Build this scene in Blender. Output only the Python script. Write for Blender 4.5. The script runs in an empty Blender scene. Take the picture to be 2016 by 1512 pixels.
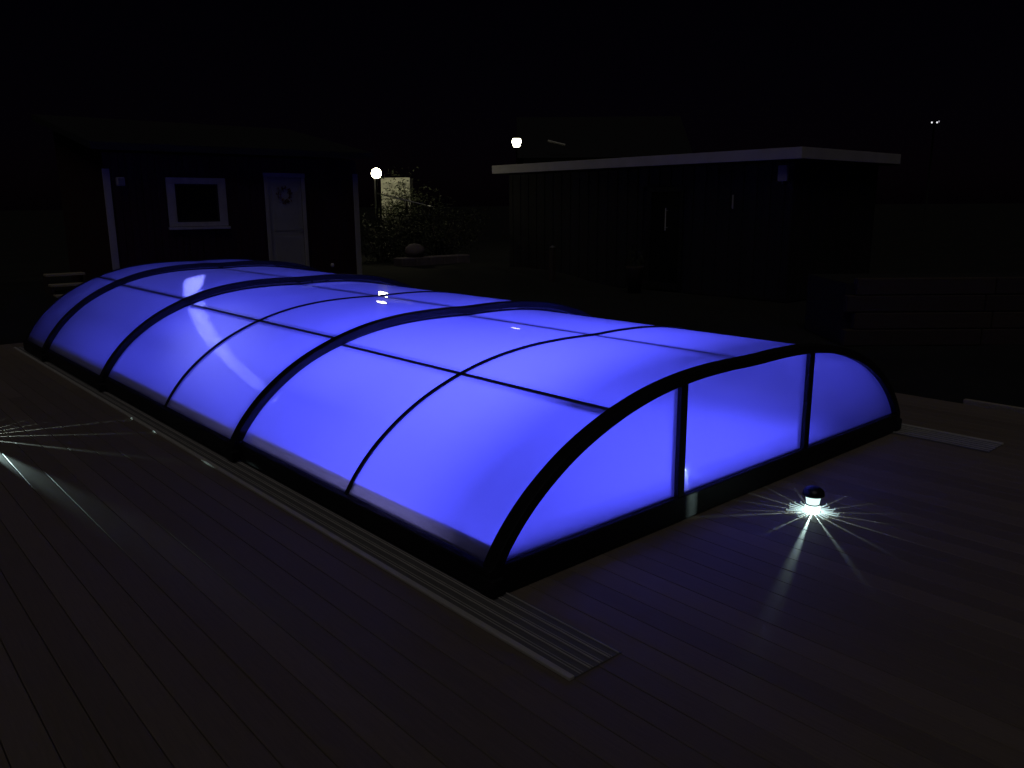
import bpy, math, random
from mathutils import Vector, Matrix
random.seed(7)
S = bpy.context.scene
C = S.collection
PI = math.pi
rad = math.radians

# ------------------------------------------------------------------ camera
# world: x runs across the pool, y runs along it (away from the camera), metres
cam_d = bpy.data.cameras.new('camera')
cam = bpy.data.objects.new('camera', cam_d)
C.objects.link(cam)
cam_d.sensor_width = 36.0
cam_d.lens = 1595 / 2016 * 36.0
cam_d.clip_start = 0.05
cam_d.clip_end = 2000
R = Vector((0.7505135, -0.6608200, -0.0068158))
U = Vector((0.1480285, 0.1580511, 0.9762722))
F = Vector((0.6440629, 0.7337144, -0.2164396))
cam.matrix_world = Matrix((
    (R.x, U.x, -F.x, 0.0),
    (R.y, U.y, -F.y, 0.0),
    (R.z, U.z, -F.z, 1.85),
    (0, 0, 0, 1)))
S.camera = cam

# ------------------------------------------------------------------ world, moonlight, exposure
W = bpy.data.worlds.new('World')
S.world = W
W.use_nodes = True
nt = W.node_tree
nt.nodes.clear()
sky = nt.nodes.new('ShaderNodeTexSky')
sky.sky_type = 'NISHITA'
sky.sun_disc = False
MOON_DIR = Vector((0.42, 0.34, -0.85)).normalized()     # the way the faint light travels
sky.sun_elevation = math.asin(-MOON_DIR.z)
sky.sun_rotation = math.atan2(-MOON_DIR.x, -MOON_DIR.y)
bg = nt.nodes.new('ShaderNodeBackground')
bg.inputs['Strength'].default_value = 0.00016
wo = nt.nodes.new('ShaderNodeOutputWorld')
tint = nt.nodes.new('ShaderNodeMix')
tint.data_type = 'RGBA'
tint.blend_type = 'MULTIPLY'
tint.inputs[0].default_value = 1.0
# town glow: the night sky is faintly violet
for a_ in tint.inputs:
    if a_.name == 'A' and a_.type == 'RGBA':
        nt.links.new(sky.outputs[0], a_)
    if a_.name == 'B' and a_.type == 'RGBA':
        a_.default_value = (1.0, 0.42, 1.1, 1)
nt.links.new([q for q in tint.outputs if q.type == 'RGBA'][0], bg.inputs[0])
nt.links.new(bg.outputs[0], wo.inputs[0])

sd = bpy.data.lights.new('moonlight', 'SUN')
sd.energy = 0.115
sd.angle = rad(35)
sd.color = (1.0, 0.93, 0.90)
sun = bpy.data.objects.new('moonlight', sd)
C.objects.link(sun)
sun.rotation_euler = MOON_DIR.to_track_quat('-Z', 'Y').to_euler()
sun.location = (-10, -8, 20)

S.view_settings.view_transform = 'Standard'
S.view_settings.look = 'None'
S.view_settings.exposure = 0
S.view_settings.gamma = 1
S.view_settings.use_curve_mapping = False
S.render.engine = 'CYCLES'
S.cycles.max_bounces = 8
S.cycles.transparent_max_bounces = 12
S.cycles.sample_clamp_indirect = 2.0
S.cycles.blur_glossy = 0.3
S.cycles.use_denoising = True
try:
    S.cycles.denoiser = 'OPENIMAGEDENOISE'
    S.cycles.denoising_prefilter = 'ACCURATE'
except Exception:
    pass
S.cycles.caustics_reflective = False
S.cycles.caustics_refractive = False


# ------------------------------------------------------------------ materials
def mat(name):
    m = bpy.data.materials.new(name)
    m.use_nodes = True
    m.node_tree.nodes.clear()
    o = m.node_tree.nodes.new('ShaderNodeOutputMaterial')
    return m, m.node_tree.nodes, m.node_tree.links, o


def surface(name, col, rough=0.6, var=0.15, scale=6.0, stretch=(1, 1, 1), bump=0.0, bscale=60.0,
            metal=0.0, spec=0.5, rnd=0.0, coords='Object'):
    """principled with noise-driven colour, roughness and relief"""
    m, N, L, o = mat(name)
    p = N.new('ShaderNodeBsdfPrincipled')
    tc = N.new('ShaderNodeTexCoord')
    mp = N.new('ShaderNodeMapping')
    mp.inputs['Scale'].default_value = stretch
    L.new(tc.outputs[coords], mp.inputs[0])
    n1 = N.new('ShaderNodeTexNoise')
    n1.inputs['Scale'].default_value = scale
    n1.inputs['Detail'].default_value = 5
    L.new(mp.outputs[0], n1.inputs['Vector'])
    mul = N.new('ShaderNodeMapRange')
    mul.inputs['From Min'].default_value = 0.3
    mul.inputs['From Max'].default_value = 0.7
    mul.inputs['To Min'].default_value = 1 - var
    mul.inputs['To Max'].default_value = 1 + var
    L.new(n1.outputs['Fac'], mul.inputs['Value'])
    hsv = N.new('ShaderNodeHueSaturation')
    hsv.inputs['Color'].default_value = (*col, 1)
    if rnd:
        oi = N.new('ShaderNodeObjectInfo')
        r2 = N.new('ShaderNodeMapRange')
        r2.inputs['To Min'].default_value = 1 - rnd
        r2.inputs['To Max'].default_value = 1 + rnd
        L.new(oi.outputs['Random'], r2.inputs['Value'])
        mm = N.new('ShaderNodeMath')
        mm.operation = 'MULTIPLY'
        L.new(mul.outputs[0], mm.inputs[0])
        L.new(r2.outputs[0], mm.inputs[1])
        L.new(mm.outputs[0], hsv.inputs['Value'])
    else:
        L.new(mul.outputs[0], hsv.inputs['Value'])
    L.new(hsv.outputs[0], p.inputs['Base Color'])
    rr = N.new('ShaderNodeMapRange')
    rr.inputs['To Min'].default_value = max(0.03, rough - 0.12)
    rr.inputs['To Max'].default_value = min(1, rough + 0.12)
    L.new(n1.outputs['Fac'], rr.inputs['Value'])
    L.new(rr.outputs[0], p.inputs['Roughness'])
    p.inputs['Metallic'].default_value = metal
    p.inputs['Specular IOR Level'].default_value = spec
    if bump:
        n2 = N.new('ShaderNodeTexNoise')
        n2.inputs['Scale'].default_value = bscale
        n2.inputs['Detail'].default_value = 4
        L.new(mp.outputs[0], n2.inputs['Vector'])
        b = N.new('ShaderNodeBump')
        b.inputs['Strength'].default_value = bump
        b.inputs['Distance'].default_value = 0.002
        L.new(n2.outputs['Fac'], b.inputs['Height'])
        L.new(b.outputs[0], p.inputs['Normal'])
    L.new(p.outputs[0], o.inputs[0])
    return m


def glow(name, col, strength):
    m, N, L, o = mat(name)
    e = N.new('ShaderNodeEmission')
    e.inputs[0].default_value = (*col, 1)
    e.inputs[1].default_value = strength
    L.new(e.outputs[0], o.inputs[0])
    return m


M_BOARD = surface('composite_board', (0.225, 0.182, 0.145), 0.62, 0.10, 3.0, (30, 1.5, 30), 0.3, 10, rnd=0.13, spec=0.4)
M_UNDER = surface('deck_underlay', (0.015, 0.014, 0.013), 0.9)
M_ANTH = surface('anthracite_powder_coat', (0.012, 0.012, 0.014), 0.6, 0.2, 25, bump=0.15, bscale=300, spec=0.25)
M_ALU = surface('anodised_rail', (0.62, 0.60, 0.56), 0.5, 0.12, 8, (12, 1, 12), 0.1, 60)
M_ALU_D = surface('dull_rail_base', (0.18, 0.175, 0.175), 0.6, 0.15, 8, (12, 1, 12), 0.2, 80)
M_WHITE = surface('white_trim_paint', (0.52, 0.50, 0.45), 0.6, 0.10, 4, (3, 3, 1), 0.2, 40)
M_FASCIA = surface('fascia_paint', (0.56, 0.53, 0.53), 0.6, 0.08, 2.5, bump=0.2, bscale=40)
M_DOOR = surface('grey_white_door_paint', (0.46, 0.46, 0.43), 0.55, 0.08, 3)
M_RED = surface('falu_red_boards', (0.034, 0.007, 0.007), 0.85, 0.2, 6, (8, 8, 1), 0.4, 50, rnd=0.15)
M_DARKW = surface('dark_stained_boards', (0.013, 0.011, 0.013), 0.85, 0.25, 6, (8, 8, 1), 0.4, 50, rnd=0.25)
M_FELT = surface('roofing_felt', (0.012, 0.012, 0.014), 0.95, 0.2, 20, bump=0.5)
M_GLASSD = surface('dark_window_glass', (0.01, 0.011, 0.013), 0.08, 0.1)
M_LAWN = surface('night_lawn', (0.009, 0.009, 0.006), 1.0, 0.4, 1.5, bump=0.8, bscale=90)
M_LEAF = surface('leaf_green', (0.034, 0.042, 0.016), 0.7, 0.35, 9)
M_BARK = surface('bark', (0.06, 0.045, 0.035), 0.9, 0.3, 12, bump=0.6)
M_STONE = surface('pale_stone', (0.20, 0.165, 0.165), 0.85, 0.2, 5, bump=0.7, bscale=25)
M_TIMBER = surface('pale_timber', (0.42, 0.37, 0.26), 0.7, 0.15, 5, (1, 12, 12), 0.3, 40)
M_SLEEPER = surface('brown_sleeper', (0.05, 0.035, 0.026), 0.85, 0.25, 5, (1, 10, 10), 0.5, 40, rnd=0.2)
M_PAINTW = surface('white_lap_boards', (0.6, 0.6, 0.5), 0.65, 0.15, 5, bump=0.3, rnd=0.1)
M_METAL = surface('galvanised_tube', (0.45, 0.45, 0.45), 0.35, 0.1, 10, metal=0.7)
M_BLACKP = surface('black_plastic', (0.012, 0.012, 0.013), 0.35, 0.1)
M_TILE = surface('pool_liner', (0.74, 0.76, 0.80), 0.4, 0.08, 4)
M_COPING = surface('pool_coping', (0.52, 0.50, 0.47), 0.7, 0.12, 5, bump=0.3)
M_LIGHTBODY = surface('grey_lamp_housing', (0.20, 0.20, 0.20), 0.5, 0.1, 10)

# frosted polycarbonate: lets light through diffusely, fine flutes run round the arch
def make_poly(name, tangent_axis_uv=True):
    m, N, L, o = mat(name)
    tc = N.new('ShaderNodeTexCoord')
    n = N.new('ShaderNodeTexNoise')
    n.inputs['Scale'].default_value = 1.3
    n.inputs['Detail'].default_value = 3
    L.new(tc.outputs['Object'], n.inputs['Vector'])
    mr = N.new('ShaderNodeMapRange')
    mr.inputs['To Min'].default_value = 0.93
    mr.inputs['To Max'].default_value = 1.06
    L.new(n.outputs['Fac'], mr.inputs['Value'])
    hsv = N.new('ShaderNodeHueSaturation')
    hsv.inputs['Color'].default_value = (0.80, 0.80, 0.82, 1)
    L.new(mr.outputs[0], hsv.inputs['Value'])
    tr = N.new('ShaderNodeBsdfTranslucent')
    L.new(hsv.outputs[0], tr.inputs[0])
    df = N.new('ShaderNodeBsdfDiffuse')
    df.inputs[0].default_value = (0.5, 0.5, 0.5, 1)
    mx = N.new('ShaderNodeMixShader')
    mx.inputs[0].default_value = 0.22
    L.new(tr.outputs[0], mx.inputs[1])
    L.new(df.outputs[0], mx.inputs[2])
    # part of the light goes through only loosely scattered, so lit water shows as a soft glow
    # (a thin sheet does not bend the ray, so both lobes are centred on the straight-through line)
    geo = N.new('ShaderNodeNewGeometry')
    rfr = N.new('ShaderNodeBsdfRefraction')
    rfr.inputs['Color'].default_value = (0.86, 0.86, 0.88, 1)
    rfr.inputs['Roughness'].default_value = 0.75
    rfr.inputs['IOR'].default_value = 1.3
    L.new(geo.outputs['Incoming'], rfr.inputs['Normal'])
    mx0 = N.new('ShaderNodeMixShader')
    mx0.inputs[0].default_value = 0.42
    L.new(mx.outputs[0], mx0.inputs[1])
    L.new(rfr.outputs[0], mx0.inputs[2])
    # the flutes round the arch smear what shines through into a line along the pool
    scl = N.new('ShaderNodeVectorMath'); scl.operation = 'SCALE'; scl.inputs['Scale'].default_value = 7919.0
    L.new(geo.outputs['Position'], scl.inputs[0])
    wn = N.new('ShaderNodeTexWhiteNoise'); wn.noise_dimensions = '3D'
    L.new(scl.outputs[0], wn.inputs['Vector'])
    def M(op, a, b=None):
        n_ = N.new('ShaderNodeMath'); n_.operation = op
        for k_, v_ in enumerate((a, b)):
            if v_ is None:
                continue
            if isinstance(v_, (int, float)):
                n_.inputs[k_].default_value = v_
            else:
                L.new(v_, n_.inputs[k_])
        return n_.outputs[0]

    def V(op, a, b=None, sc_=None):
        n_ = N.new('ShaderNodeVectorMath'); n_.operation = op
        L.new(a, n_.inputs[0])
        if b is not None:
            L.new(b, n_.inputs[1])
        if sc_ is not None:
            L.new(sc_, n_.inputs['Scale'])
        return n_.outputs['Value'] if op == 'DOT_PRODUCT' else n_.outputs[0]

    w_ = M('SUBTRACT', M('MULTIPLY', wn.outputs['Value'], 2.0), 1.0)
    dl = M('ADD', M('MULTIPLY', w_, 0.165), 0.10)
    acr = N.new('ShaderNodeTangent'); acr.direction_type = 'UV_MAP'
    T_, N_, I_ = acr.outputs[0], geo.outputs['Normal'], geo.outputs['Incoming']
    Y_ = V('NORMALIZE', V('CROSS_PRODUCT', T_, N_))
    it = V('DOT_PRODUCT', I_, T_)
    iy = M('SUBTRACT', V('DOT_PRODUCT', I_, Y_), dl)
    nn_ = M('SQRT', M('MAXIMUM', M('SUBTRACT', M('SUBTRACT', 1.0, M('MULTIPLY', it, it)), M('MULTIPLY', iy, iy)), 0.0))
    nrm = V('NORMALIZE', V('ADD', V('ADD', V('SCALE', T_, None, it), V('SCALE', Y_, None, iy)), V('SCALE', N_, None, nn_)))
    rf2 = N.new('ShaderNodeBsdfRefraction')
    rf2.inputs['Color'].default_value = (0.9, 0.9, 0.9, 1)
    rf2.inputs['Roughness'].default_value = 0.06
    rf2.inputs['IOR'].default_value = 8.0
    L.new(nrm, rf2.inputs['Normal'])
    mx9 = N.new('ShaderNodeMixShader')
    mx9.inputs[0].default_value = 0.20
    L.new(mx0.outputs[0], mx9.inputs[1])
    L.new(rf2.outputs[0], mx9.inputs[2])
    mx = mx9
    tg = N.new('ShaderNodeTangent')
    tg.direction_type = 'UV_MAP'
    an = N.new('ShaderNodeBsdfAnisotropic')
    an.inputs['Roughness'].default_value = 0.30
    an.inputs['Anisotropy'].default_value = 0.85
    an.inputs['Rotation'].default_value = 0.25
    L.new(tg.outputs[0], an.inputs['Tangent'])
    fr = N.new('ShaderNodeFresnel')
    fr.inputs[0].default_value = 1.4
    m1 = N.new('ShaderNodeMath'); m1.operation = 'MULTIPLY'; m1.inputs[1].default_value = 0.5
    L.new(fr.outputs[0], m1.inputs[0])
    mx2 = N.new('ShaderNodeMixShader')
    L.new(m1.outputs[0], mx2.inputs[0])
    L.new(mx.outputs[0], mx2.inputs[1])
    L.new(an.outputs[0], mx2.inputs[2])
    gl = N.new('ShaderNodeBsdfAnisotropic')
    gl.inputs['Roughness'].default_value = 0.022
    m2 = N.new('ShaderNodeMath'); m2.operation = 'MULTIPLY'; m2.inputs[1].default_value = 0.5
    L.new(fr.outputs[0], m2.inputs[0])
    mx3 = N.new('ShaderNodeMixShader')
    L.new(m2.outputs[0], mx3.inputs[0])
    L.new(mx2.outputs[0], mx3.inputs[1])
    L.new(gl.outputs[0], mx3.inputs[2])
    L.new(mx3.outputs[0], o.inputs[0])
    return m


M_POLY = make_poly('frosted_polycarbonate')

M_BAND, N, L, o = mat('tinted_band')  # tint imitates the greyish light low on the panes
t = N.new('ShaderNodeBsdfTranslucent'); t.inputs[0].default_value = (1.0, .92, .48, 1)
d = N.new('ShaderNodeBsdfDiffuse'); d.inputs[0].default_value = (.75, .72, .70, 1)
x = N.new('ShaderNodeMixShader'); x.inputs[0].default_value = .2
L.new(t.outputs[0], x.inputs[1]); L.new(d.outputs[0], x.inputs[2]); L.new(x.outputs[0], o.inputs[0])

# water
M_WATER, N, L, o = mat('pool_water')
t = N.new('ShaderNodeBsdfTransparent'); t.inputs[0].default_value = (0.86, 0.90, 0.95, 1)
g = N.new('ShaderNodeBsdfAnisotropic'); g.inputs['Roughness'].default_value = 0.05
f = N.new('ShaderNodeFresnel'); f.inputs[0].default_value = 1.33
nz = N.new('ShaderNodeTexNoise'); nz.inputs['Scale'].default_value = 3
bp = N.new('ShaderNodeBump'); bp.inputs['Strength'].default_value = 0.2
L.new(nz.outputs['Fac'], bp.inputs['Height']); L.new(bp.outputs[0], g.inputs['Normal'])
x = N.new('ShaderNodeMixShader')
L.new(f.outputs[0], x.inputs[0]); L.new(t.outputs[0], x.inputs[1]); L.new(g.outputs[0], x.inputs[2])
L.new(x.outputs[0], o.inputs[0])


# ------------------------------------------------------------------ object helpers
def link(name, me, m=None, parent=None):
    ob = bpy.data.objects.new(name, me)
    C.objects.link(ob)
    if m is not None and len(me.materials) == 0:
        me.materials.append(m)
    if parent is not None:
        ob.parent = parent
    return ob


def mesh(name, vs, fs, smooth=False):
    me = bpy.data.meshes.new(name)
    me.from_pydata([tuple(v) for v in vs], [], fs)
    me.update()
    if smooth:
        me.polygons.foreach_set('use_smooth', [True] * len(me.polygons))
    return me


def thing(name, label, cat, loc=(0, 0, 0), rz=0.0, group=None):
    ob = bpy.data.objects.new(name, None)
    C.objects.link(ob)
    ob.location = loc
    ob.rotation_euler = (0, 0, rz)
    ob['label'] = label
    ob['category'] = cat
    if group:
        ob['group'] = group
    return ob


def tag(ob, label, cat, group=None, kind=None):
    ob['label'] = label
    if cat:
        ob['category'] = cat
    if group:
        ob['group'] = group
    if kind:
        ob['kind'] = kind
    return ob


def box_data(x0, x1, y0, y1, z0, z1, c=0.0):
    """box, with the edges chamfered by c when c > 0"""
    if c <= 0:
        vs = [(x, y, z) for z in (z0, z1) for y in (y0, y1) for x in (x0, x1)]
        return vs, [(0, 2, 3, 1), (4, 5, 7, 6), (0, 1, 5, 4), (2, 6, 7, 3), (0, 4, 6, 2), (1, 3, 7, 5)]
    c = min(c, (x1 - x0) * .45, (y1 - y0) * .45, (z1 - z0) * .45)
    vs = []
    idx = {}
    lo = (x0, y0, z0)
    hi = (x1, y1, z1)
    for sx in (0, 1):
        for sy in (0, 1):
            for sz in (0, 1):
                s = (sx, sy, sz)
                corner = [hi[i] if s[i] else lo[i] for i in range(3)]
                inn = [corner[i] + (-c if s[i] else c) for i in range(3)]
                for ax in range(3):
                    v = list(inn)
                    v[ax] = corner[ax]
                    idx[(s, ax)] = len(vs)
                    vs.append(tuple(v))
    fs = []
    for ax in range(3):
        a, b = [i for i in range(3) if i != ax]
        for side in (0, 1):
            q = []
            for sa, sb in ((0, 0), (1, 0), (1, 1), (0, 1)):
                s = [0, 0, 0]
                s[ax] = side; s[a] = sa; s[b] = sb
                q.append(idx[(tuple(s), ax)])
            fs.append(tuple(q))
        # edges along ax
        for sa in (0, 1):
            for sb in (0, 1):
                s0 = [0, 0, 0]; s1 = [0, 0, 0]
                s0[ax] = 0; s1[ax] = 1
                for s in (s0, s1):
                    s[a] = sa; s[b] = sb
                fs.append((idx[(tuple(s0), a)], idx[(tuple(s1), a)], idx[(tuple(s1), b)], idx[(tuple(s0), b)]))
    for sx in (0, 1):
        for sy in (0, 1):
            for sz in (0, 1):
                fs.append(tuple(idx[((sx, sy, sz), ax)] for ax in range(3)))
    # consistent outward winding
    cx, cy, cz = (x0 + x1) / 2, (y0 + y1) / 2, (z0 + z1) / 2
    cc = Vector((cx, cy, cz))
    out = []
    for fa in fs:
        p = [Vector(vs[i]) for i in fa]
        n = (p[1] - p[0]).cross(p[2] - p[0])
        ce = sum(p, Vector()) / len(p)
        sc = Vector(((ce.x - cx) / (x1 - x0), (ce.y - cy) / (y1 - y0), (ce.z - cz) / (z1 - z0)))
        nn = Vector((n.x, n.y, n.z))
        out.append(fa if nn.dot(ce - cc) > 0 or nn.dot(sc) > 0 else tuple(reversed(fa)))
    return vs, out


def box(name, b, m, parent=None, c=0.004):
    vs, fs = box_data(*b, c)
    return link(name, mesh(name, vs, fs), m, parent)


class MB:
    def __init__(s):
        s.v = []; s.f = []

    def add(s, vs, fs):
        n = len(s.v)
        s.v += [tuple(v) for v in vs]
        s.f += [tuple(i + n for i in f) for f in fs]

    def box(s, *b, c=0.0):
        s.add(*box_data(*b, c))

    def build(s, name, m, parent=None, smooth=False):
        return link(name, mesh(name, s.v, s.f, smooth), m, parent)


def tube_data(pts, r, n=8, r2=None):
    pts = [Vector(p) for p in pts]
    vs = []; fs = []
    for i, p in enumerate(pts):
        a = pts[max(0, i - 1)]; b = pts[min(len(pts) - 1, i + 1)]
        d = (b - a).normalized()
        up = Vector((0, 0, 1)) if abs(d.z) < 0.95 else Vector((1, 0, 0))
        e = d.cross(up).normalized(); f2 = e.cross(d)
        rr = r if r2 is None else r + (r2 - r) * i / (len(pts) - 1)
        for k in range(n):
            t = 2 * PI * k / n
            vs.append(p + (e * math.cos(t) + f2 * math.sin(t)) * rr)
    for i in range(len(pts) - 1):
        for k in range(n):
            k2 = (k + 1) % n
            fs.append((i * n + k, i * n + k2, (i + 1) * n + k2, (i + 1) * n + k))
    fs.append(tuple(range(n)))
    fs.append(tuple(reversed(range((len(pts) - 1) * n, len(pts) * n))))
    return vs, fs


def lathe_data(prof, n=32):
    vs = []; fs = []
    for r, z in prof:
        for k in range(n):
            t = 2 * PI * k / n
            vs.append((r * math.cos(t), r * math.sin(t), z))
    for i in range(len(prof) - 1):
        for k in range(n):
            k2 = (k + 1) % n
            fs.append((i * n + k, i * n + k2, (i + 1) * n + k2, (i + 1) * n + k))
    return vs, fs


def lathe(name, prof, m, parent=None, n=32):
    return link(name, mesh(name, *lathe_data(prof, n), smooth=True), m, parent)


# ------------------------------------------------------------------ ground, lawn rising to the sheds
def ground_z(x, y):
    d = max(0.0, min(1.0, (y - 12.6) / 3.0))
    return -0.10 + 0.5 * d * d * (3 - 2 * d) if x < 13 else -0.10 + 0.3 * d * d * (3 - 2 * d)


def axis_pts(lo, hi, near_lo, near_hi, step):
    p = [lo, lo / 2 + near_lo / 2]
    x = near_lo
    while x < near_hi:
        p.append(x); x += step
    return p + [near_hi, near_hi + (hi - near_hi) * .3, hi]


gx = axis_pts(-400, 600, -20, 40, 0.8)
gy = axis_pts(-400, 600, -20, 45, 0.8)
gv = []
gf = []
for j, y in enumerate(gy):
    for i, xx in enumerate(gx):
        hole = 2.3 < xx < 6.6 and 3.0 < y < 12.8
        gv.append((xx, y, ground_z(xx, y) + (random.uniform(-.02, .02) if y > 14 or xx > 9 else 0)))
ni = len(gx)
for j in range(len(gy) - 1):
    for i in range(ni - 1):
        if gx[i] > 1.6 and gx[i + 1] < 7.4 and gy[j] > 2.2 and gy[j + 1] < 13.5:
            continue
        gf.append((j * ni + i, j * ni + i + 1, (j + 1) * ni + i + 1, (j + 1) * ni + i))
lawn = link('lawn', mesh('lawn', gv, gf, True), M_LAWN)
lawn['kind'] = 'structure'

# ------------------------------------------------------------------ deck
PITCH = 0.138
X0 = 0.440 - 14 * PITCH
mb = MB()
DX0, DX1, DY0, DY1 = X0 - 0.05, 8.10, -2.0, 13.0
PX0, PX1, PY0, PY1 = 2.42, 6.50, 2.92, 12.10        # opening left by the boards round the pool
for b in ((DX0, DX1, DY0, PY0), (DX0, PX0, PY0, DY1), (PX1, DX1, PY0, DY1), (PX0, PX1, PY1, DY1)):
    mb.box(b[0], b[1], b[2], b[3], -0.09, -0.030)
deck = mb.build('deck', M_UNDER)
deck['kind'] = 'structure'
board_mesh = {}


def board(xl, y0, y1):
    ln = round(y1 - y0, 2)
    if ln not in board_mesh:
        vs, fs = box_data(0.0018, PITCH - 0.0018, 0, ln - 0.003, -0.024, 0.0, 0.0022)
        me = mesh('board', vs, fs)
        me.materials.append(M_BOARD)
        board_mesh[ln] = me
    ob = bpy.data.objects.new('board', board_mesh[ln])
    C.objects.link(ob)
    ob.location = (xl, y0, random.uniform(-0.0007, 0.0007))
    ob.parent = deck


col = 0
while X0 + (col + 1) * PITCH < DX1:
    xl = X0 + col * PITCH
    spans = [(DY0, DY1)]
    if xl + PITCH > PX0 and xl < PX1:
        spans = [(DY0, PY0), (PY1, DY1)]
    offs = [0.0, 2.0, 1.0, 3.0][col % 4]
    for a, b in spans:
        y = a
        first = True
        while y < b - 0.01:
            ln = 4.8 if not first else 9.2 + offs
            first = False
            e = min(b, y + ln)
            if b - e < 0.6:
                e = b
            board(xl, y, e)
            y = e
    col += 1

# pale edging along the right side of the deck
eb = thing('edging_board', 'pale timber edging board along the right edge of the deck', 'board', (8.12, 0.0, 0))
box('plank', (0.0, 0.05, -2.0, 2.78, -0.09, 0.022), M_TIMBER, eb, 0.004)

# ------------------------------------------------------------------ pool
pool = thing('pool', 'long rectangular swimming pool sunk in the deck under the glowing enclosure', 'pool')
mb = MB()
wx0, wx1, wy0, wy1 = 2.60, 6.32, 3.08, 11.90
zb = -1.35
for q in (((wx0, wy0, zb), (wx1, wy0, zb), (wx1, wy1, zb), (wx0, wy1, zb)),
          ((wx0, wy0, zb), (wx0, wy0, -.03), (wx1, wy0, -.03), (wx1, wy0, zb)),
          ((wx1, wy1, zb), (wx1, wy1, -.03), (wx0, wy1, -.03), (wx0, wy1, zb)),
          ((wx0, wy1, zb), (wx0, wy1, -.03), (wx0, wy0, -.03), (wx0, wy0, zb)),
          ((wx1, wy0, zb), (wx1, wy0, -.03), (wx1, wy1, -.03), (wx1, wy1, zb))):
    mb.add(q, [(0, 1, 2, 3)])
mb.build('basin', M_TILE, pool)
cop = MB()
for b in ((PX0, PX1, PY0, wy0), (PX0, PX1, wy1, PY1), (PX0, wx0, wy0, wy1), (wx1, PX1, wy0, wy1)):
    cop.box(*b, -.03, .012, c=.004)
cop.build('coping', M_COPING, pool)
water = link('water', mesh('water', [(wx0, wy0, -.06), (wx1, wy0, -.06), (wx1, wy1, -.06), (wx0, wy1, -.06)], [(0, 1, 2, 3)]), M_WATER)
water['kind'] = 'structure'

BLUE = (0.086, 0.090, 1.0)
M_BLUE = glow('blue_pool_lens', BLUE, 6.0)


def pool_lamp(x, y, z, power, size, where, color=BLUE, rot=0):
    t = thing('pool_lamp', where, 'lamp', (x, y, z), 0, 'underwater pool lamps')
    lathe('housing', [(0, -.06), (.10, -.06), (.16, 0), (.16, .03), (.145, .03), (.14, .015)], M_LIGHTBODY, t, 24)
    lathe('lens', [(.14, .018), (.07, .024), (0, .026)], M_BLUE, t, 24)
    ld = bpy.data.lights.new('pool_light', 'AREA')
    ld.shape = 'DISK'
    ld.size = size
    ld.energy = power
    ld.color = color
    lo = bpy.data.objects.new('pool_light', ld)
    C.objects.link(lo)
    lo.parent = t
    lo.location = (0, 0, 0.06)
    lo.rotation_euler = (PI, 0, 0)
    if rot == 2:     # in the end wall
        t.rotation_euler = (-rad(84), 0, 0)
    elif rot == 3:
        t.rotation_euler = (rad(84), 0, 0)
    elif rot:        # in a side wall, looking across the pool and a little upward
        t.rotation_euler = (0, rot * rad(84), 0)
    return t


pool_lamp(3.70, 3.14, -0.45, 205, 0.3, 'left one of the two blue pool lamps in the front pool wall', rot=2)
pool_lamp(5.10, 3.14, -0.45, 115, 0.3, 'right one of the two blue pool lamps in the front pool wall', rot=2)
pool_lamp(2.66, 5.30, -0.45, 135, 0.3, 'blue pool lamp in the left pool wall under the nearest panels', rot=1)
pool_lamp(2.66, 8.40, -0.45, 85, 0.3, 'blue pool lamp in the left pool wall at the middle of the pool', rot=1)
pool_lamp(2.66, 10.90, -0.45, 28, 0.3, 'added blue fill lamp in the left pool wall near its far end', rot=1)  # added to lift the dim farthest section
pool_lamp(4.60, 11.84, -0.26, 11, 0.22, 'bluish white pool lamp in the far end wall of the pool', rot=3, color=(0.26, 0.28, 1.0))

# ------------------------------------------------------------------ sliding enclosure
CX = 4.460
BASE = [(0, .872), (.30, .876), (.62, .866), (.92, .832), (1.18, .775), (1.42, .695), (1.62, .603),
        (1.79, .497), (1.93, .385), (2.045, .262), (2.12, .155)]


def catmull(p, n):
    q = [(-p[1][0], p[1][1])] + list(p) + [(2 * p[-1][0] - p[-2][0], 2 * p[-1][1] - p[-2][1])]
    out = []
    for i in range(1, len(q) - 2):
        for k in range(n):
            t = k / n
            a = []
            for d in (0, 1):
                p0, p1, p2, p3 = q[i - 1][d], q[i][d], q[i + 1][d], q[i + 2][d]
                a.append(0.5 * (2 * p1 + (p2 - p0) * t + (2 * p0 - 5 * p1 + 4 * p2 - p3) * t * t + (3 * p1 - p0 - 3 * p2 + p3) * t ** 3))
            out.append(tuple(a))
    out.append(p[-1])
    return out


HALF = catmull(BASE, 4)


def profile(half, crest):
    """full profile from left base to right base, (x, z), world x"""
    sx = half / 2.12
    sz = (crest - .155) / (.876 - .155)
    h = [(a * sx, .155 + (z - .155) * sz) for a, z in HALF]
    return [(CX - a, z) for a, z in reversed(h)] + [(CX + a, z) for a, z in h[1:]]


def offset(pr, d):
    out = []
    for i, (x, z) in enumerate(pr):
        a = pr[max(0, i - 1)]; b = pr[min(len(pr) - 1, i + 1)]
        tx, tz = b[0] - a[0], b[1] - a[1]
        l = math.hypot(tx, tz)
        out.append((x - tz / l * d, z + tx / l * d))
    return out


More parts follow.
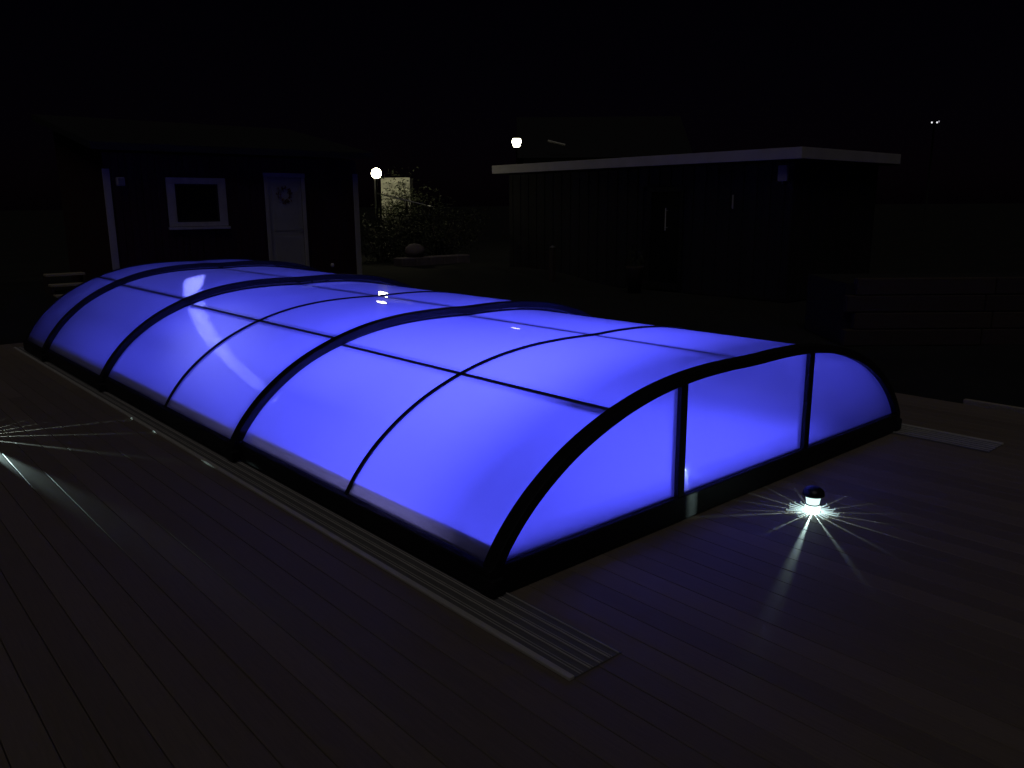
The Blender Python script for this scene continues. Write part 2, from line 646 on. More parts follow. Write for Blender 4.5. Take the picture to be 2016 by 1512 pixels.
def sweep(pr, din, dout, y0, y1, c=0.004):
    """arch bar: rectangular section (with small chamfers) following the profile; negative din goes inside"""
    sec = [(din, y0 + c), (din + c, y0), (dout - c, y0), (dout, y0 + c), (dout, y1 - c), (dout - c, y1), (din + c, y1), (din, y1 - c)]
    rings = [offset(pr, d) for d, _ in sec]
    vs = []
    for i in range(len(pr)):
        for k, (d, y) in enumerate(sec):
            vs.append((rings[k][i][0], y, rings[k][i][1]))
    fs = []
    n = len(sec)
    for i in range(len(pr) - 1):
        for k in range(n):
            k2 = (k + 1) % n
            fs.append((i * n + k, i * n + k2, (i + 1) * n + k2, (i + 1) * n + k))
    fs.append(tuple(reversed(range(n))))
    fs.append(tuple(range((len(pr) - 1) * n, len(pr) * n)))
    return vs, fs


def uv_pane(me, us):
    uv = me.uv_layers.new(name='UVMap')
    for p in me.polygons:
        for li in p.loop_indices:
            uv.data[li].uv = us[me.loops[li].vertex_index]


def curved_pane(pr, i0, i1, y0, y1, parent, name='pane', ny=1):
    vs = []; us = []; fs = []
    for j in range(ny + 1):
        y = y0 + (y1 - y0) * j / ny
        for i in range(i0, i1 + 1):
            vs.append((pr[i][0], y, pr[i][1]))
            us.append(((i - i0) * .05, j * (y1 - y0)))
    n = i1 - i0 + 1
    for j in range(ny):
        for i in range(n - 1):
            fs.append((j * n + i, j * n + i + 1, (j + 1) * n + i + 1, (j + 1) * n + i))
    me = mesh(name, vs, fs, True)
    uv_pane(me, us)
    return link(name, me, M_POLY, parent)


PURLINS = (-1.27, 0.0, 1.27)


def section(label, half, crest, ya, yb, ribs, front_arch, rear_arch=None, arch_w=0.085, face=(-.03, .028), front_wall=False, feet=True):
    t = thing('enclosure_section', label, 'pool enclosure', (0, 0, 0), 0, 'telescopic sections of the pool enclosure')
    pr = profile(half, crest)
    full = [(pr[0][0] - .004, .05)] + pr + [(pr[-1][0] + .004, .05)]
    k = half / 2.12
    # indices nearest the purlins
    cuts = [0] + [min(range(len(pr)), key=lambda i: abs(pr[i][0] - (CX + px * k))) for px in PURLINS] + [len(pr) - 1]
    ys = [ya + arch_w] + list(ribs) + [yb - .03]
    ob = link('arch_frame', mesh('arch_frame', *sweep(full, face[0], face[1], ya, ya + arch_w)), M_ANTH, t)
    link('rib', mesh('rib', *sweep(full, -.02, .014, yb - .035, yb, .003)), M_ANTH, t)
    for r in ribs:
        link('rib', mesh('rib', *sweep(full, -.018, .012, r - .016, r + .016, .003)), M_ANTH, t)
    for a, b in zip(ys[:-1], ys[1:]):
        for i0, i1 in zip(cuts[:-1], cuts[1:]):
            curved_pane(pr, i0, i1, a - .01, b + .01, t)
    for ci in cuts[1:-1]:
        (x, z) = pr[ci]
        tx, tz = pr[ci + 1][0] - pr[ci - 1][0], pr[ci + 1][1] - pr[ci - 1][1]
        l = math.hypot(tx, tz); tx /= l; tz /= l
        nx, nz = -tz, tx
        w = .017
        vs = []
        for y in (ya + arch_w - .004, yb - .033):
            for (s, d) in ((-w, -.045), (w, -.045), (w, -.003), (-w, -.003)):
                vs.append((x + tx * s + nx * d, y, z + tz * s + nz * d))
        link('purlin', mesh('purlin', vs, [(0, 1, 2, 3), (7, 6, 5, 4), (0, 4, 5, 1), (1, 5, 6, 2), (2, 6, 7, 3), (3, 7, 4, 0)]), M_ANTH, t)
    # base beams
    for s in (-1, 1):
        xo = CX + s * (half + .045)
        xi = CX + s * (half - .035)
        box('side_beam', (min(xo, xi), max(xo, xi), ya + .01, yb - .005, .024, .150), M_ANTH, t, .006)
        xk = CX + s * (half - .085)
        box('band_strip', (xk - .004, xk + .004, ya + .09, yb - .04, .100, .196), M_BAND, t, .002)  # added strip behind the pane foot, makes the grey band of light
        if feet:
            xo2 = CX + s * (half + .060)
            box('foot', (min(xo2, xi), max(xo2, xi), ya - .01, ya + .10, .022, .100), M_ANTH, t, .01)
    return t, pr, full


secA, prA, fullA = section('nearest enclosure section, brightest blue panels, closed by the upright front wall', 2.155, .885, 2.735, 5.72, [4.14], True, feet=False)
secB, prB, _ = section('second glowing section from the front, overlapping the nearest one', 2.205, .945, 5.625, 8.90, [7.14], True)
secC, prC, _ = section('third section from the front, a deeper blue with a pale streak of reflection', 2.255, 1.012, 8.80, 11.20, [], True)
secD, prD, _ = section('farthest and dimmest dark blue section of the enclosure', 2.300, 1.070, 11.08, 12.15, [], True)

# front wall of section A
box('front_beam', (CX - 2.19, CX + 2.19, 2.742, 2.812, .004, .155), M_ANTH, secA, .006)
innA = offset(prA, -.03)


def z_in(x):
    for a, b in zip(innA[:-1], innA[1:]):
        if a[0] <= x <= b[0]:
            return a[1] + (b[1] - a[1]) * (x - a[0]) / (b[0] - a[0])
    return .155


for px in (3.735, 5.165):
    box('post', (px - .030, px + .030, 2.745, 2.805, .155, z_in(px) + .006), M_ANTH, secA, .005)


def end_pane(x0, x1, y, prof_z, parent, name='end_pane'):
    n = 24
    vs = []; us = []
    for i in range(n + 1):
        x = x0 + (x1 - x0) * i / n
        vs.append((x, y, .12)); us.append((0, x))
        vs.append((x, y, prof_z(x) + .012)); us.append((prof_z(x), x))
    fs = [(2 * i, 2 * i + 2, 2 * i + 3, 2 * i + 1) for i in range(n)]
    me = mesh(name, vs, fs)
    uv_pane(me, us)
    link(name, me, M_POLY, parent)


end_pane(innA[1][0], 3.735, 2.778, z_in, secA)
end_pane(3.735, 5.165, 2.778, z_in, secA)
end_pane(5.165, innA[-2][0], 2.778, z_in, secA)
# far wall of section D
innD = offset(prD, -.01)


def z_inD(x):
    for a, b in zip(innD[:-1], innD[1:]):
        if a[0] <= x <= b[0]:
            return a[1] + (b[1] - a[1]) * (x - a[0]) / (b[0] - a[0])
    return .155


end_pane(innD[1][0], innD[-2][0], 12.13, z_inD, secD)
box('rear_beam', (CX - 2.30, CX + 2.30, 12.10, 12.16, .024, .155), M_ANTH, secD, .006)
# corner foot and lock lever on the front beam
box('foot', (2.255, 2.335, 2.722, 2.83, .016, .11), M_ANTH, secA, .01)
box('foot', (6.585, 6.665, 2.722, 2.83, .016, .11), M_ANTH, secA, .01)


def track(x0, s, label):
    """ribbed guide rail; x0 is its outer edge, s the way to the pool"""
    t = thing('guide_rail', label, 'rail', (x0, 0, 0), 0, 'guide rails of the pool enclosure')
    def bx(nm, a, b, z0, z1, m, c=.002, y0=2.02, y1=12.55):
        xa, xb = sorted((s * a, s * b))
        box(nm, (xa, xb, y0, y1, z0, z1), m, t, c)
    bx('base_plate', 0.030, 0.315, .0015, .007, M_ALU_D)
    bx('edge_strip', 0.0, 0.030, .001, .016, M_ALU)
    for i, (p, w) in enumerate(((.062, .004), (.078, .0035), (.118, .005), (.136, .0035), (.176, .005), (.194, .0035), (.234, .005), (.252, .0035), (.292, .005))):
        bx('rail_ridge', p, p + w * 1.15, .007, .014 if w > .004 else .011, M_ALU)
    return t


track(2.065, 1, 'long ribbed aluminium guide rail left of the enclosure, its pale end bare')
track(6.855, -1, 'short bare end of the ribbed guide rail right of the enclosure')

# ------------------------------------------------------------------ solar deck lamps
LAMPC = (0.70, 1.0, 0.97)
M_DIFF = glow('lamp_diffuser', LAMPC, 1.3)
M_SKIRT = glow('lit_frosted_skirt', LAMPC, 2.4)
# glowing bars stand in for the light star on the boards, fading outward
M_STAR_RAY, N, L, o = mat('glowing_star_ray')
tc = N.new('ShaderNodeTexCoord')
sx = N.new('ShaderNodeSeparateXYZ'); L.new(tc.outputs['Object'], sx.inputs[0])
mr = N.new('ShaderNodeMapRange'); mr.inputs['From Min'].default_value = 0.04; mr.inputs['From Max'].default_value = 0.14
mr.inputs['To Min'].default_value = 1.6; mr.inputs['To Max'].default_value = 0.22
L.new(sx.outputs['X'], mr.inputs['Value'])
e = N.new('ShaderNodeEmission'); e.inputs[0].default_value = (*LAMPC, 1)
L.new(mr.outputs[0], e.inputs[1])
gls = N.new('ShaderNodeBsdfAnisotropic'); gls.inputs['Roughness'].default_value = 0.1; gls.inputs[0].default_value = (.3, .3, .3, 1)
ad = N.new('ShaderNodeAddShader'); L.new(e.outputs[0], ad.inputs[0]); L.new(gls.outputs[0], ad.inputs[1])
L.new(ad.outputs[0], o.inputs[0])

star_ray_me = mesh('star_ray', [(.046, -.0018, .006), (.046, .0018, .006), (.046, .0018, .010), (.046, -.0018, .010),
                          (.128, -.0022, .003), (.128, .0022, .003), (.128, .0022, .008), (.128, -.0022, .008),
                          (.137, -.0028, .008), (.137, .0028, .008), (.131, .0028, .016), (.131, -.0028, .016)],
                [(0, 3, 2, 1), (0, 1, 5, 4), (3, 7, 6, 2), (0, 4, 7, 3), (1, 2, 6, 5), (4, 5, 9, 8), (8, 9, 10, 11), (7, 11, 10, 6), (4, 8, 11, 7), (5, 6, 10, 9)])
star_ray_me.materials.append(M_STAR_RAY)


def solar_lamp(x, y, az0, power, reach, wid, open_slots, shift, label):
    t = thing('solar_lamp', label, 'lamp', (x, y, .0012), 0, 'solar lamps standing on the deck')
    # skirt: black wall with narrow slots that throw the star of rays over the boards
    mb = MB()
    slots = [az0 + 22.5 * k for k in range(16)]
    for k in open_slots:
        slots[k] += shift
    r0, r1 = .040, .044
    for k in range(16):
        a = rad(slots[k] + wid[k] / 2)
        b = rad((slots + [slots[0] + 360])[k + 1] - wid[(k + 1) % 16] / 2)
        n = 4
        vs = []
        for i in range(n + 1):
            u = a + (b - a) * i / n
            for r, z in ((r0, 0), (r1, 0), (r1, .05), (r0, .05)):
                vs.append((r * math.cos(u), r * math.sin(u), z))
        fs = [(0, 1, 2, 3), (4 * n + 3, 4 * n + 2, 4 * n + 1, 4 * n)]
        for i in range(n):
            for q in range(4):
                q2 = (q + 1) % 4
                fs.append((4 * i + q, 4 * i + 4 + q, 4 * i + 4 + q2, 4 * i + q2))
        mb.add(vs, fs)
    # lintel over the slots keeps the rays down on the boards
    h_ = .034
    for k in range(16):
        if k in open_slots:
            continue
        zt = h_ - h_ * r0 / reach[min(k, len(reach) - 1)]
        c0 = slots[k]; n = 2
        vs = []
        for i in range(n + 1):
            u = rad(c0 - wid[k] / 2 + wid[k] * i / n)
            for r, z in ((r0, zt), (r1, zt), (r1, .05), (r0, .05)):
                vs.append((r * math.cos(u), r * math.sin(u), z))
        mb.add(vs, [(4 * i + q, 4 * i + 4 + q, 4 * i + 4 + (q + 1) % 4, 4 * i + (q + 1) % 4) for i in range(n) for q in range(4)])
    mb.build('slotted_skirt', M_SKIRT, t)
    lathe('collar', [(0, .050), (.045, .050), (.047, .052), (.045, .055), (0, .055)], M_BLACKP, t)
    lathe('diffuser', [(.0385, .0555), (.040, .075), (.047, .108)], M_DIFF, t, 40)
    lathe('cap', [(.0, .104), (.052, .104), (.064, .108), (.065, .120), (.060, .137), (.048, .152), (.030, .160), (0, .162)], M_BLACKP, t, 40)
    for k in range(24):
        s = bpy.data.objects.new('star_ray', star_ray_me)
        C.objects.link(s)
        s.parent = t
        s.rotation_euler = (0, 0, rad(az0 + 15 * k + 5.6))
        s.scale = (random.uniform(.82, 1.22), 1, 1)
    ld = bpy.data.lights.new('lamp_bulb', 'POINT')
    ld.energy = power
    ld.color = LAMPC
    ld.shadow_soft_size = 0.0009
    lo = bpy.data.objects.new('lamp_bulb', ld)
    C.objects.link(lo)
    lo.parent = t
    lo.location = (0, 0, .034)
    return t


solar_lamp(4.455, 2.300, -158.7, 11, (1.2, .85, .62, .55, .5, .5, .45), [3.2, 2.0, 1.8, 1.6, 1.3, 1.1, 1.3, 1.1, 1.3, 1.1, 1.1, 1.4, 1.2, 1.6, 3.6, 2.0], (14,), -12.0, 'small black-capped solar lamp throwing a white star on the deck before the front wall')
solar_lamp(0.860, 7.830, -82.5, 170, (9.0, 3.0, 2.0, 1.6, .5), [4.6, 1.3, .9, .9, .6, .5, .5, .5, .5, .5, .5, .5, .5, .5, .6, .6], (), 0, 'second solar lamp, just beyond the left edge of the picture, beside the far rail')

# ------------------------------------------------------------------ red shed on the left
SH = thing('garden_shed', 'dark red garden shed with white trims, a small window and a pale door', 'shed', (4.25, 15.5, 0.0))
sw, sdp, sz0, sz1 = 4.98, 3.2, 0.38, 2.78
box('foundation', (0, sw, .01, sdp, -.1, sz0), M_STONE, SH, .01)
box('inner_wall', (.03, sw - .03, .03, sdp, sz0, sz1 - .02), M_RED, SH, 0)
DX, DW = 2.90, .87     # door
WX0_, WX1_, WZ0, WZ1 = 1.02, 2.12, 1.47, 2.37
n = 40
pw_ = sw / n
bm_cache = {}


def vboard(parent, m, x0, x1, y0, y1, z0, z1):
    key = (round(x1 - x0, 4), round(y1 - y0, 4), round(z1 - z0, 4), m.name)
    if key not in bm_cache:
        vs, fs = box_data(0, key[0], 0, key[1], 0, key[2], .003)
        me = mesh('cladding_board', vs, fs); me.materials.append(m)
        bm_cache[key] = me
    ob = bpy.data.objects.new('cladding_board', bm_cache[key])
    C.objects.link(ob)
    ob.parent = parent
    ob.location = (x0, y0, z0)


for i in range(n):
    a, b = i * pw_ + .003, (i + 1) * pw_ - .003
    y0 = -.022 if i % 2 else -.010
    if b > DX and a < DX + DW:
        vboard(SH, M_RED, a, b, y0, .028, 2.46, sz1)
    elif b > WX0_ + .05 and a < WX1_ - .05:
        vboard(SH, M_RED, a, b, y0, .028, sz0, WZ0 + .04)
        vboard(SH, M_RED, a, b, y0, .028, WZ1 - .04, sz1)
    else:
        vboard(SH, M_RED, a, b, y0, .028, sz0, sz1)
box('corner_trim', (-.03, .09, -.045, -.024, sz0, 2.50), M_WHITE, SH)
box('corner_trim', (sw - .09, sw + .03, -.045, -.024, sz0, 2.50), M_WHITE, SH)
box('corner_trim', (sw + .008, sw + .03, -.023, .10, sz0, 2.50), M_WHITE, SH)
# window
wf = MB()
tw = .15
wf.box(WX0_, WX1_, -.06, -.025, WZ1 - .11, WZ1, c=.004)
wf.box(WX0_, WX1_, -.06, -.025, WZ0 + .02, WZ0 + .10, c=.004)
wf.box(WX0_, WX0_ + tw, -.059, -.025, WZ0 + .1, WZ1 - .11, c=.004)
wf.box(WX1_ - tw, WX1_, -.059, -.025, WZ0 + .1, WZ1 - .11, c=.004)
win = wf.build('window', M_WHITE, SH)
box('pane', (WX0_ + tw, WX1_ - tw, -.012, -.004, WZ0 + .10, WZ1 - .11), M_GLASSD, win, 0)
sash = MB()
for b in ((WX0_ + tw, WX1_ - tw, WZ0 + .10, WZ0 + .135), (WX0_ + tw, WX1_ - tw, WZ1 - .135, WZ1 - .11)):
    sash.box(b[0], b[1], -.035, -.013, b[2], b[3], c=.003)
for b in ((WX0_ + tw, WX0_ + tw + .03), (WX1_ - tw - .03, WX1_ - tw)):
    sash.box(b[0], b[1], -.035, -.013, WZ0 + .136, WZ1 - .136, c=.003)
sash.build('sash', M_DARKW, win)
box('sill', (WX0_ - .02, WX1_ + .02, -.105, -.03, WZ0 - .035, WZ0 + .012), M_WHITE, win, .004)
# door
door = MB()
door.box(DX + .08, DX + DW - .08, -.020, .0, sz0 + .02, 2.40, c=.003)
dr = door.build('door', M_DOOR, SH)
for (a, b, z0, z1) in ((.17, DW - .17, .62, 1.25), (.17, DW - .17, 1.36, 2.24)):
    box('door_panel', (DX + a, DX + b, -.028, -.021, z0 + .0, z1), M_DOOR, dr, .006)
box('handle', (DX + DW - .20, DX + DW - .10, -.07, -.055, 1.38, 1.40), M_METAL, dr, .005)
df_ = MB()
df_.box(DX, DX + .078, -.05, -.024, sz0, 2.40, c=.004)
df_.box(DX + DW - .078, DX + DW, -.05, -.024, sz0, 2.40, c=.004)
df_.box(DX - .01, DX + DW + .01, -.052, -.024, 2.402, 2.49, c=.004)
df_.build('door_frame', M_WHITE, SH)
# wreath on the door
wr = MB()
for k in range(90):
    a = random.uniform(0, 2 * PI); r = .13 + random.gauss(0, .025)
    p = Vector((DX + DW / 2 - .02 + r * math.cos(a), -.035 + random.uniform(-.02, .01), 2.06 + r * math.sin(a)))
    d = Vector((random.gauss(0, 1), random.gauss(0, .5), random.gauss(0, 1))).normalized() * .035
    e2 = Vector((random.gauss(0, 1), random.gauss(0, .5), random.gauss(0, 1))).normalized() * .012
    wr.add([p - d, p + e2, p + d, p - e2], [(0, 1, 2, 3)])
wreath = wr.build('wreath', surface('dry_red_twigs', (0.16, 0.03, 0.02), 0.9), None)
wreath.location = SH.location
tag(wreath, 'small reddish wreath hanging on the pale shed door', 'wreath')
# roof
rf = MB()
rf.add([(-.25, -.35, 2.80), (sw + .25, -.35, 2.80), (sw + .25, sdp + .3, 3.55), (-.25, sdp + .3, 3.55),
        (-.25, -.35, 2.92), (sw + .25, -.35, 2.92), (sw + .25, sdp + .3, 3.67), (-.25, sdp + .3, 3.67)],
       [(3, 2, 1, 0), (4, 5, 6, 7), (0, 1, 5, 4), (1, 2, 6, 5), (2, 3, 7, 6), (3, 0, 4, 7)])
rf.build('roof', M_FELT, SH)
# gable infill behind
gi = MB()
gi.add([(0.03, .03, sz1 - .02), (sw - .03, .03, sz1 - .02), (sw - .03, sdp, sz1 - .02), (.03, sdp, sz1 - .02), (.03, sdp, 3.46), (sw - .03, sdp, 3.46)],
       [(0, 4, 3), (1, 2, 5), (3, 4, 5, 2), (0, 1, 5, 4)])
gi.build('gable_wall', M_RED, SH)
wl = thing('wall_light', 'small pale box light fixed to the shed wall near its left corner', 'light', (4.49, 15.46, 2.21))
box('housing', (-.065, .065, -.09, .008, .0, .15), M_WHITE, wl, .012)
box('lens', (-.045, .045, -.10, -.091, .02, .13), M_LIGHTBODY, wl, .004)

# low steps left of the shed
st = thing('wooden_steps', 'low pale wooden steps left of the red shed', 'steps', (3.25, 15.3, 0))
for i in range(3):
    box('tread', (0, .62, .28 * i, .28 * i + .24, .36 + .16 * i, .40 + .16 * i), M_TIMBER, st, .005)
for sx_ in (0.0, .58):
    m_ = MB(); m_.box(sx_, sx_ + .04, .0, .84, .0, .36); m_.box(sx_, sx_ + .04, .28, .84, .36, .52); m_.box(sx_, sx_ + .04, .56, .84, .52, .68)
    m_.build('side_board', M_SLEEPER, st)

# ------------------------------------------------------------------ flat-roofed building on the right
HB = thing('flat_roofed_building', 'long dark boarded outbuilding with a flat roof and pale fascia', 'building', (14.68, 8.48, 0))
bl, bw = 8.29, 3.49    # length along y, width along x
box('inner_wall', (.03, bw, .03, bl, -.1, 2.62), M_DARKW, HB, 0)
gaps_w = [(2.55, 3.55)]     # sliding door in the west wall
nb = 54
pb = bl / nb
for i in range(nb):      # west wall
    a, b = i * pb + .003, (i + 1) * pb - .003
    key = ('w', i % 2)
    z0 = 2.22 if any(b > g0 and a < g1 for g0, g1 in gaps_w) else -.08
    zz = (round(b - a, 4), z0, i % 2)
    if zz not in bm_cache:
        vs, fs = box_data(-.022 if i % 2 else -.010, .028, 0, b - a, 0, 2.62 - z0, .003)
        me = mesh('cladding_board', vs, fs); me.materials.append(M_DARKW)
        bm_cache[zz] = me
    ob = bpy.data.objects.new('cladding_board', bm_cache[zz]); C.objects.link(ob)
    ob.parent = HB; ob.location = (0, a, z0)
for i in range(27):      # south wall
    p2 = bw / 27
    vboard(HB, M_DARKW, i * p2 + .003, (i + 1) * p2 - .003, -.022 if i % 2 else -.010, .028, -.08, 2.62)
# glazed door in the west wall
gd = MB()
gd.box(-.03, .02, 2.56, 2.65, -.05, 2.20, c=.003); gd.box(-.03, .02, 3.45, 3.54, -.05, 2.20, c=.003)
gd.box(-.031, .02, 2.651, 3.449, 2.10, 2.20, c=.003); gd.box(-.031, .02, 2.651, 3.449, -.05, .10, c=.003)
gdo = gd.build('door', M_ANTH, HB)
box('pane', (.0, .008, 2.65, 3.45, .10, 2.10), M_GLASSD, gdo, 0)
hd = MB(); hd.add(*tube_data([(-.08, 2.98, 1.26), (-.08, 2.98, 1.75)], .014, 8))
hd.box(-.08, -.0, 2.972, 2.988, 1.32, 1.335); hd.box(-.08, -.0, 2.972, 2.988, 1.69, 1.705)
hd.build('handle', M_WHITE, gdo)
# roof and fascia: top at 3.03
ov = .33
box('roof', (-ov + .03, bw + .3, -ov + .03, bl + .3, 2.63, 2.83), M_FELT, HB, 0)
box('fascia', (-ov, -ov + .028, -ov, bl + .33, 2.65, 2.86), M_FASCIA, HB, .003)
box('fascia', (-ov + .029, bw + .33, -ov, -ov + .028, 2.65, 2.86), M_FASCIA, HB, .003)
# downpipe head and a thermometer strip
jb = thing('wall_box', 'pale cable box under the roof corner of the dark outbuilding', 'box', (14.68, 8.66, 2.25))
box('cover', (-.11, -.024, -.10, .10, 0, .30), M_WHITE, jb, .012)
box('gland', (-.08, -.04, -.02, .02, -.05, -.001), M_LIGHTBODY, jb, .005)
th = thing('thermometer', 'thin white thermometer strip on the dark boarded wall', 'thermometer', (14.65, 9.78, 1.74))
box('scale_strip', (-.022, -.002, -.015, .015, 0, .27), M_WHITE, th, .003)
lathe('bulb_cap', [(0, -.012), (.012, -.01), (.012, .0), (0, .004)], M_METAL, th, 12)
# tall planter and broom by the wall
pl = thing('planter', 'tall grey planter beside the dark outbuilding door', 'planter', (13.95, 11.75, -.1))
lathe('pot', [(0, 0), (.14, 0), (.19, .55), (.205, .60), (.18, .60), (.17, .5), (0, .5)], M_SLEEPER, pl, 20)
lf = MB()
for k in range(140):
    a = random.uniform(0, 2 * PI); r = random.uniform(0, .2)
    p = Vector((r * math.cos(a), r * math.sin(a), .55 + random.uniform(0, .55) * (1 - r * 2)))
    d = Vector((math.cos(a) * .3 + random.gauss(0, .3), math.sin(a) * .3 + random.gauss(0, .3), 1)).normalized() * .09
    e2 = d.cross(Vector((random.gauss(0, 1), random.gauss(0, 1), 0))).normalized() * .012
    lf.add([p, p + d * .5 + e2, p + d, p + d * .5 - e2], [(0, 1, 2, 3)])
lf.build('foliage', M_LEAF, pl)
pt = thing('timber_post', 'short weathered post standing on the lawn left of the dark outbuilding', 'post', (13.6, 14.0, -.1))
box('shaft', (-.06, .06, -.06, .06, 0, .95), M_SLEEPER, pt, .01)
lathe('post_top', [(0, 1.0), (.07, .951), (.075, .948), (0, .948)], M_METAL, pt, 8)

# ------------------------------------------------------------------ raised bed on the right
rb = thing('raised_bed', 'low brown sleeper-walled bed beyond the right side of the deck', 'planter box', (10.84, 5.20, -.1), math.atan2(-.66, .75))
for r_ in range(4):
    for c_ in range(3):
        box('sleeper', (c_ * 1.9 + (.0 if r_ % 2 else -.12), c_ * 1.9 + 1.89 + (.0 if r_ % 2 else -.12), 0, .14, r_ * .235, r_ * .235 + .228), M_SLEEPER, rb, .012)
soil = MB(); soil.box(-.1, 5.6, .141, 1.6, 0, .86); soil.build('soil', M_UNDER, rb)

# ------------------------------------------------------------------ lamps beyond the shed
M_GLOBE = glow('warm_globe', (1.0, 0.94, 0.60), 34.0)
M_GLOBE2 = glow('warm_street_lamp', (1.0, 0.96, 0.66), 9.0)


def globe_lamp(x, y, z, zg, r, label, m, hexa=False):
    t = thing('post_lamp', label, 'lamp', (x, y, zg), 0, 'lit lamps behind the buildings')
    h = z - zg
    link('post', mesh('post', *tube_data([(0, 0, 0), (0, 0, h - r * .9)], .035, 10, .025), smooth=True), M_BLACKP, t)
    prof = [(r * math.sin(a), h - r * math.cos(a)) for a in [PI * k / 12 for k in range(13)]]
    if hexa:
        prof = [(0, h - r * .85), (r * .62, h - r * .8), (r * 1.0, h + r * .2), (r * .8, h + r * .75), (0, h + r * .8)]
        link('lantern', mesh('lantern', *lathe_data(prof, 6)), m, t)
        lathe('lantern_cap', [(r * .9, h + r * .8), (r * .3, h + r * 1.15), (0, h + r * 1.2)], M_BLACKP, t, 6)
    else:
        lathe('globe', prof, m, t, 24)
        lathe('neck', [(.05, h - r * 1.1), (.06, h - r * .85), (0, h - r * .8)], M_BLACKP, t, 12)
    return t


globe_lamp(12.25, 19.48, 2.70, .2, .135, 'lit round globe lamp on a post right of the red shed', M_GLOBE)
globe_lamp(20.77, 23.31, 4.08, .2, .19, 'lit lantern high behind the left end of the flat roof', M_GLOBE2, True)

# white lap-board screen caught in the globe lamp's light
fx, fy = 13.05, 20.75
scr = thing('board_screen', 'short white lap-board screen lit by the globe lamp', 'fence', (fx, fy, .2), math.atan2(-.66, .75))
box('post', (-.05, .05, -.22, -.12, 0, 2.36), M_BLACKP, scr, .008)
box('post_top', (-.035, .035, -.21, -.13, 2.361, 2.60), M_PAINTW, scr, .01)  # lamplight on the post top, put in as white above the black
for i in range(16):
    vs, fs = box_data(.12, .96, 0, .022, .10 + i * .145, .10 + i * .145 + .155, .003)
    vs = [(x, y - (0.012 if z < .10 + i * .145 + .07 else 0), z) for x, y, z in vs]
    link('lap_board', mesh('lap_board', vs, fs), M_PAINTW, scr)
box('post', (.97, 1.05, -.02, .08, 0, 2.40), M_DARKW, scr, .008)


def bush(name, label, cat, x, y, z, rx, ry, h, nleaf, size, stems=7, seed=1, group=None):
    rnd = random.Random(seed)
    t = thing(name, label, cat, (x, y, z), 0, group)
    sm = MB()
    tips = []
    for k in range(stems):
        a = rnd.uniform(0, 2 * PI); l = rnd.uniform(.6, 1)
        p = [Vector((rx * .1 * math.cos(a), ry * .1 * math.sin(a), 0))]
        for q in range(1, 6):
            w = q / 5
            p.append(Vector((rx * l * w ** 1.3 * math.cos(a) + rnd.gauss(0, .05 * rx), ry * l * w ** 1.3 * math.sin(a) + rnd.gauss(0, .05 * ry), h * l * w)))
        tips += p[1:]
        sm.add(*tube_data(p, .035, 6, .006))
    sm.build('stems', M_BARK, t)
    lv = MB()
    clumps = [tp + Vector((rnd.gauss(0, .28 * rx), rnd.gauss(0, .28 * ry), rnd.gauss(0, .14 * h))) for tp in tips for _ in range(3)]
    for k in range(nleaf):
        c = rnd.choice(clumps)
        p = c + Vector((rnd.gauss(0, .11), rnd.gauss(0, .11), rnd.gauss(0, .10)))
        if p.z < .05:
            continue
        d = Vector((rnd.gauss(0, 1), rnd.gauss(0, 1), rnd.gauss(0, .6))).normalized() * size * rnd.uniform(.6, 1.3)
        e2 = d.cross(Vector((rnd.gauss(0, 1), rnd.gauss(0, 1), rnd.gauss(0, 1)))).normalized() * size * .38
        lv.add([p - d * .5, p + e2 * .5, p + d * .5, p - e2 * .5], [(0, 1, 2, 3)])
    lv.build('foliage', M_LEAF, t)
    return t


bush('shrub', 'leafy shrub right of the globe lamp, partly hiding the white screen', 'shrub', 13.62, 19.75, .3, .75, .65, 2.2, 2600, .10, 9, 3)
bush('shrub', 'small leafy shrub at the foot of the white screen', 'shrub', 13.0, 19.7, .3, .55, .5, 1.75, 2600, .09, 8, 8)
bush('shrub', 'low dark shrub below the globe lamp beside the shed', 'shrub', 11.6, 18.3, .3, 1.1, .8, 1.55, 3000, .09, 9, 4)
bush('shrub', 'dark shrub between the shed and the flat-roofed building', 'shrub', 12.9, 17.6, .25, 1.2, .8, 1.5, 3000, .09, 9, 5)


# sloping handrail and the things on the lawn
hr = thing('handrail', 'thin sloping pale handrail in front of the shrubs by the globe lamp', 'handrail', (0, 0, 0))
link('top_tube', mesh('top_tube', *tube_data([(11.95, 19.0, 2.16), (13.00, 17.95, 1.80)], .016, 8), smooth=True), M_METAL, hr)
for (x, y, z) in ((12.0, 18.95, 2.14), (12.5, 18.45, 1.97), (12.95, 18.0, 1.82)):
    link('baluster', mesh('baluster', *tube_data([(x, y, .2), (x, y, z - .012)], .014, 8), smooth=True), M_BLACKP, hr)
rock = MB()
vs, fs = lathe_data([(.001, 0), (.20, .02), (.25, .12), (.22, .24), (.12, .31), (.001, .33)], 14)
vs = [(x * (1 + .12 * math.sin(3 * y * 9)), y * (1 + .1 * math.cos(x * 11)), z) for x, y, z in vs]
ro = link('boulder', mesh('boulder', vs, fs, True), M_STONE)
ro.location = (11.55, 16.75, .60)
tag(ro, 'pale rounded boulder on a plinth of stone between the shed and the outbuilding', 'boulder')
plt = thing('stone_ledge', 'low pale stone ledge under the boulder', 'ledge', (11.0, 16.5, .15))
for i in range(5):
    box('coping_stone', (i * .42, i * .42 + .41, 0, .4, 0, .449), M_STONE, plt, .02)

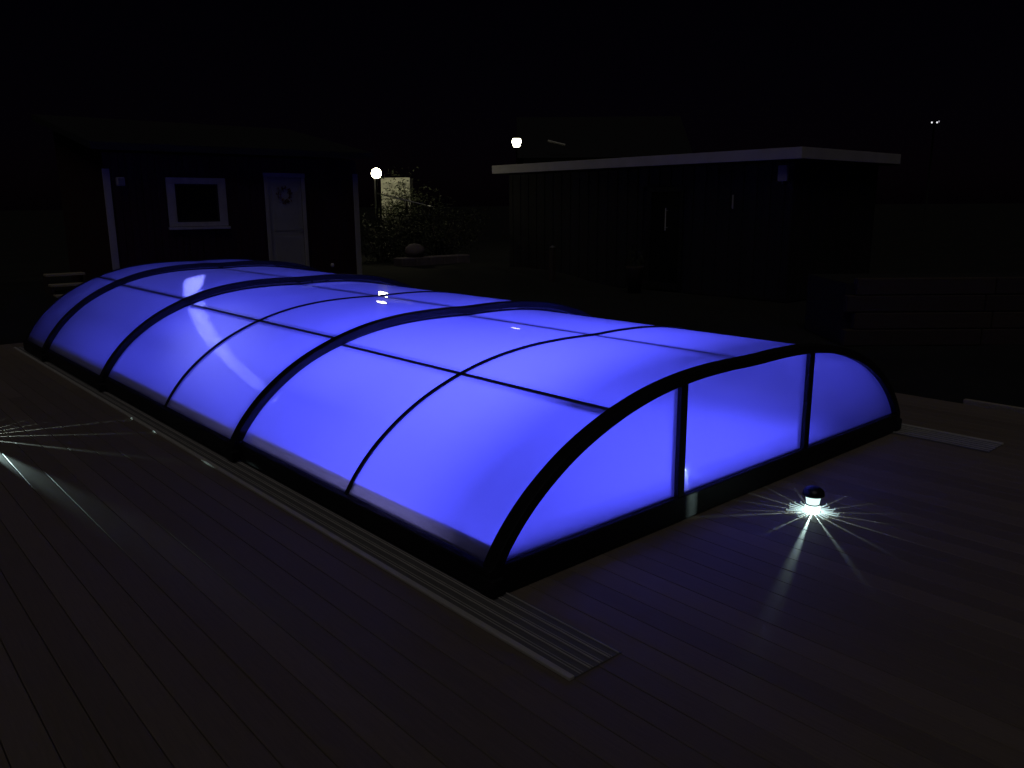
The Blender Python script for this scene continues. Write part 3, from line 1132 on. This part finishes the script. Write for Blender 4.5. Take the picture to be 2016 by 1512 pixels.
peg = thing('garden_peg', 'small metal peg on the lawn just behind the top of the enclosure', 'peg', (7.05, 12.75, -.1))
link('stake', mesh('stake', *tube_data([(0, 0, 0), (0, 0, .9)], .012, 8), smooth=True), M_BLACKP, peg)
lathe('knob', [(0, .90), (.03, .91), (.035, .94), (.02, .97), (0, .975)], M_WHITE, peg, 12)

# neighbour's house far behind the flat roof, only its verge catches the street lamp
nh = thing('neighbour_house', 'dark house far behind the flat roof, a sloping pale verge just visible', 'house', (24.5, 27.0, .2), math.atan2(-.66, .75))
box('wall', (0, 7, .0, 6, 0, 3.6), M_DARKW, nh, 0)
m_ = MB()
m_.add([(-.3, -.3, 3.6), (7.3, -.3, 3.6), (7.3, 3, 5.6), (-.3, 3, 5.6), (7.3, 6.3, 3.6), (-.3, 6.3, 3.6)], [(0, 1, 2, 3), (3, 2, 4, 5), (0, 3, 5), (1, 4, 2)])
m_.build('roof', M_FELT, nh)
for wx in (1.2, 3.4, 5.4):
    wn = box('window', (wx, wx + 1.0, -.03, .01, 1.1, 2.3), M_ANTH, nh, .01)
    box('pane', (wx + .08, wx + .92, -.036, -.031, 1.18, 2.22), M_GLASSD, wn, 0)
vg = MB(); vg.add(*tube_data([(1.0, -.34, 4.30), (1.75, -.34, 4.12)], .05, 6)); vg.build('verge_board', M_WHITE, nh)

# distant floodlight at the right
fl = thing('floodlight', 'tiny distant floodlight with two lit lenses at the upper right', 'lamp', (48.75, 19.81, 0), math.atan2(-.66, .75))
link('mast', mesh('mast', *tube_data([(0, 0, 0), (0, 0, 6.0)], .07, 8, .05), smooth=True), M_DARKW, fl)
M_FL = glow('cold_floodlight_lens', (.95, .95, 1.0), 1.3)
M_FL2 = glow('dim_floodlight_lens', (.9, .85, 1.0), .35)
box('crossbar', (-.28, .28, -.03, .03, 6.0, 6.05), M_BLACKP, fl, .005)
for px, m_, lab in ((-.17, M_FL, None), (.12, M_FL, None), (.22, M_FL2, 'dim lens')):
    hs = box('housing', (px - .06, px + .06, -.05, .05, 6.051 + (.06 if m_ is M_FL2 else 0), 6.20 + (.06 if m_ is M_FL2 else 0)), M_BLACKP, fl, .008)
    box('lens', (px - .035, px + .035, -.056, -.051, 6.09 + (.05 if m_ is M_FL2 else 0), 6.17 + (.05 if m_ is M_FL2 else 0)), m_, hs, 0)
